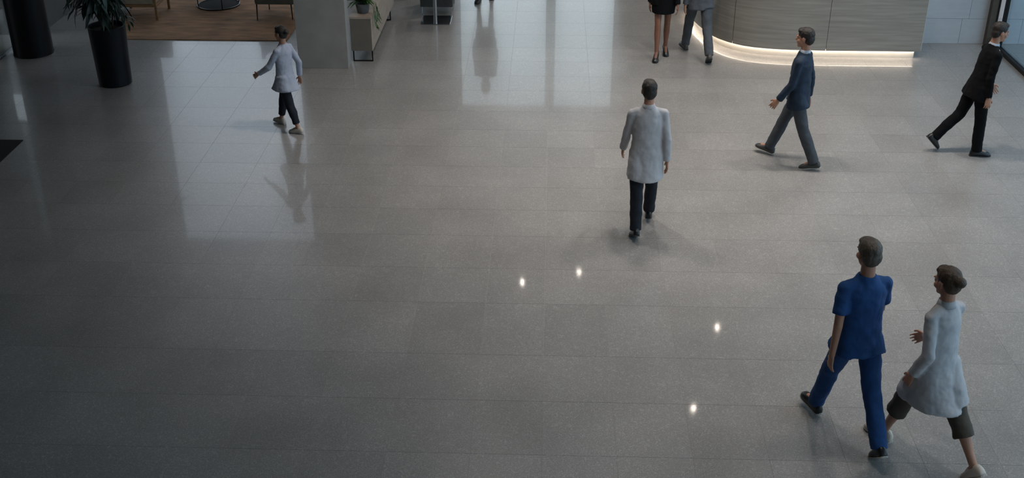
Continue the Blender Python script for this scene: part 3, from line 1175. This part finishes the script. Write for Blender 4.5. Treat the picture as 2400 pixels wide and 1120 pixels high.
person('person in blue scrubs and dark shoes walking away beside a white-coated companion', (2.42, 7.62, 0), R(13), 1.78,
       dict(hipL=24, kneeL=4, hipR=-20, kneeR=12, footL=6, footR=-38, armL=-14, armR=18, elbL=14, elbR=24, lean=4, twist=4, nod=8),
       dict(skin='skin', hair='hair_grey', upper='scrubs', upper_name='scrub_top', u_hem=.11, flare=.012, sleeve=.42, lower='scrubs', lower_kind='trousers', shoe='shoe_black', sole='sole'))
person('person in a long white coat and olive knee-length trousers walking away, lower right', (2.97, 7.38, 0), R(30), 1.71,
       dict(hipL=24, kneeL=6, hipR=-26, kneeR=10, footL=4, footR=-42, armL=-16, armR=20, elbL=40, elbR=30, lean=5, twist=4, nod=10),
       dict(skin='skin', hair='hair_brown', hair_kind='bun', upper='coat', upper_name='white_coat', u_hem=.36, flare=.03, lower='olive', lower_kind='capri', to=.42, shoe='shoe_white', sole='sole', collar='coat'), female=True)
person('person in a white coat over dark trousers walking away alone mid-floor', (1.03, 11.22, 0), R(2), 1.68,
       dict(hipL=-14, kneeL=6, hipR=20, kneeR=6, footL=-26, footR=4, armL=14, armR=-12, elbL=18, elbR=14, lean=3, nod=6),
       dict(skin='skin', hair='hair_dark', upper='coat', upper_name='white_coat', u_hem=.30, flare=.02, lower='navy', lower_kind='trousers', shoe='shoe_black', sole='dark_sole', collar='coat'))
person('person in a navy suit striding left past the reception desk', (2.98, 13.10, 0), R(62), 1.72,
       dict(hipR=24, kneeR=4, hipL=-17, kneeL=8, footR=10, footL=-12, armR=-14, armL=10, elbL=24, elbR=16, abdL=6, abdR=6, lean=0, nod=6),
       dict(skin='skin', hair='hair_dark', upper='suit_blue', upper_name='suit_jacket', u_hem=.16, flare=.012, lower='suit_grey', lower_kind='trousers', shoe='shoe_grey', sole='sole', collar='shirt'))
person('person in a black suit walking right beside the glass partition', (5.22, 13.46, 0), R(-84), 1.68,
       dict(hipR=8, kneeR=4, hipL=-17, kneeL=24, footR=0, footL=-46, armR=-10, armL=12, elbL=18, elbR=14, abdL=5, abdR=5, lean=11, nod=10),
       dict(skin='skin', hair='hair_dark', upper='suit_black', upper_name='suit_jacket', u_hem=.16, flare=.014, lower='suit_black', lower_kind='trousers', shoe='shoe_black', sole='dark_sole', collar='shirt'))
person('person in a pale blue tunic and dark cropped trousers in front of the pillar', (-3.40, 13.97, 0), R(62), 1.40,
       dict(hipR=22, kneeR=10, hipL=-16, kneeL=4, footR=4, footL=-6, armR=-24, armL=26, elbL=30, elbR=30, abdL=16, abdR=16, lean=0, nod=6),
       dict(skin='skin', hair='hair_dark', hair_kind='bun', upper='tunic', upper_name='tunic', u_hem=.22, flare=.03, lower='navy', lower_kind='trousers', to=.84, hem=.055, shoe='shoe_white', sole='sole'), female=True)
person('bare-legged person in a short black skirt and jacket walking towards the viewer', (1.69, 16.98, 0), R(176), 1.70,
       dict(hipR=10, kneeR=3, hipL=-8, kneeL=8, footR=-22, footL=-34, armR=-8, armL=8, elbL=10, elbR=10, lean=2, nod=2, spread=-1.5),
       dict(skin='skin2', hair='hair_dark', hair_kind='bob', upper='suit_black', upper_name='jacket', u_hem=.05, flare=.004, lower='suit_black', lower_kind='skirt', to=.55, shoe='shoe_black', sole='dark_sole', collar='shirt', heel=True), female=True)
person('person in a slate grey suit stepping past the curved end of the desk', (2.24, 17.06, 0), R(8), 1.76,
       dict(hipR=-18, kneeR=14, hipL=24, kneeL=6, footR=-34, footL=6, armR=16, armL=-14, elbL=16, elbR=16, lean=4),
       dict(skin='skin', hair='hair_dark', upper='slate', upper_name='suit_jacket', u_hem=.16, flare=.012, lower='slate', lower_kind='trousers', shoe='shoe_grey', sole='dark_sole', collar='shirt'))
person('person far off at the entrance, only the ankles in view at the top', (-1.17, 20.02, 0), R(176), 1.72,
       dict(hipR=8, kneeR=3, hipL=-8, kneeL=8, footR=0, footL=-10, armR=-8, armL=8, lean=2),
       dict(skin='skin2', hair='hair_dark', hair_kind='bob', upper='suit_black', upper_name='dress_jacket', u_hem=.20, flare=.03, lower='suit_black', lower_kind='skirt', to=.95, shoe='shoe_black', sole='dark_sole'), female=True)
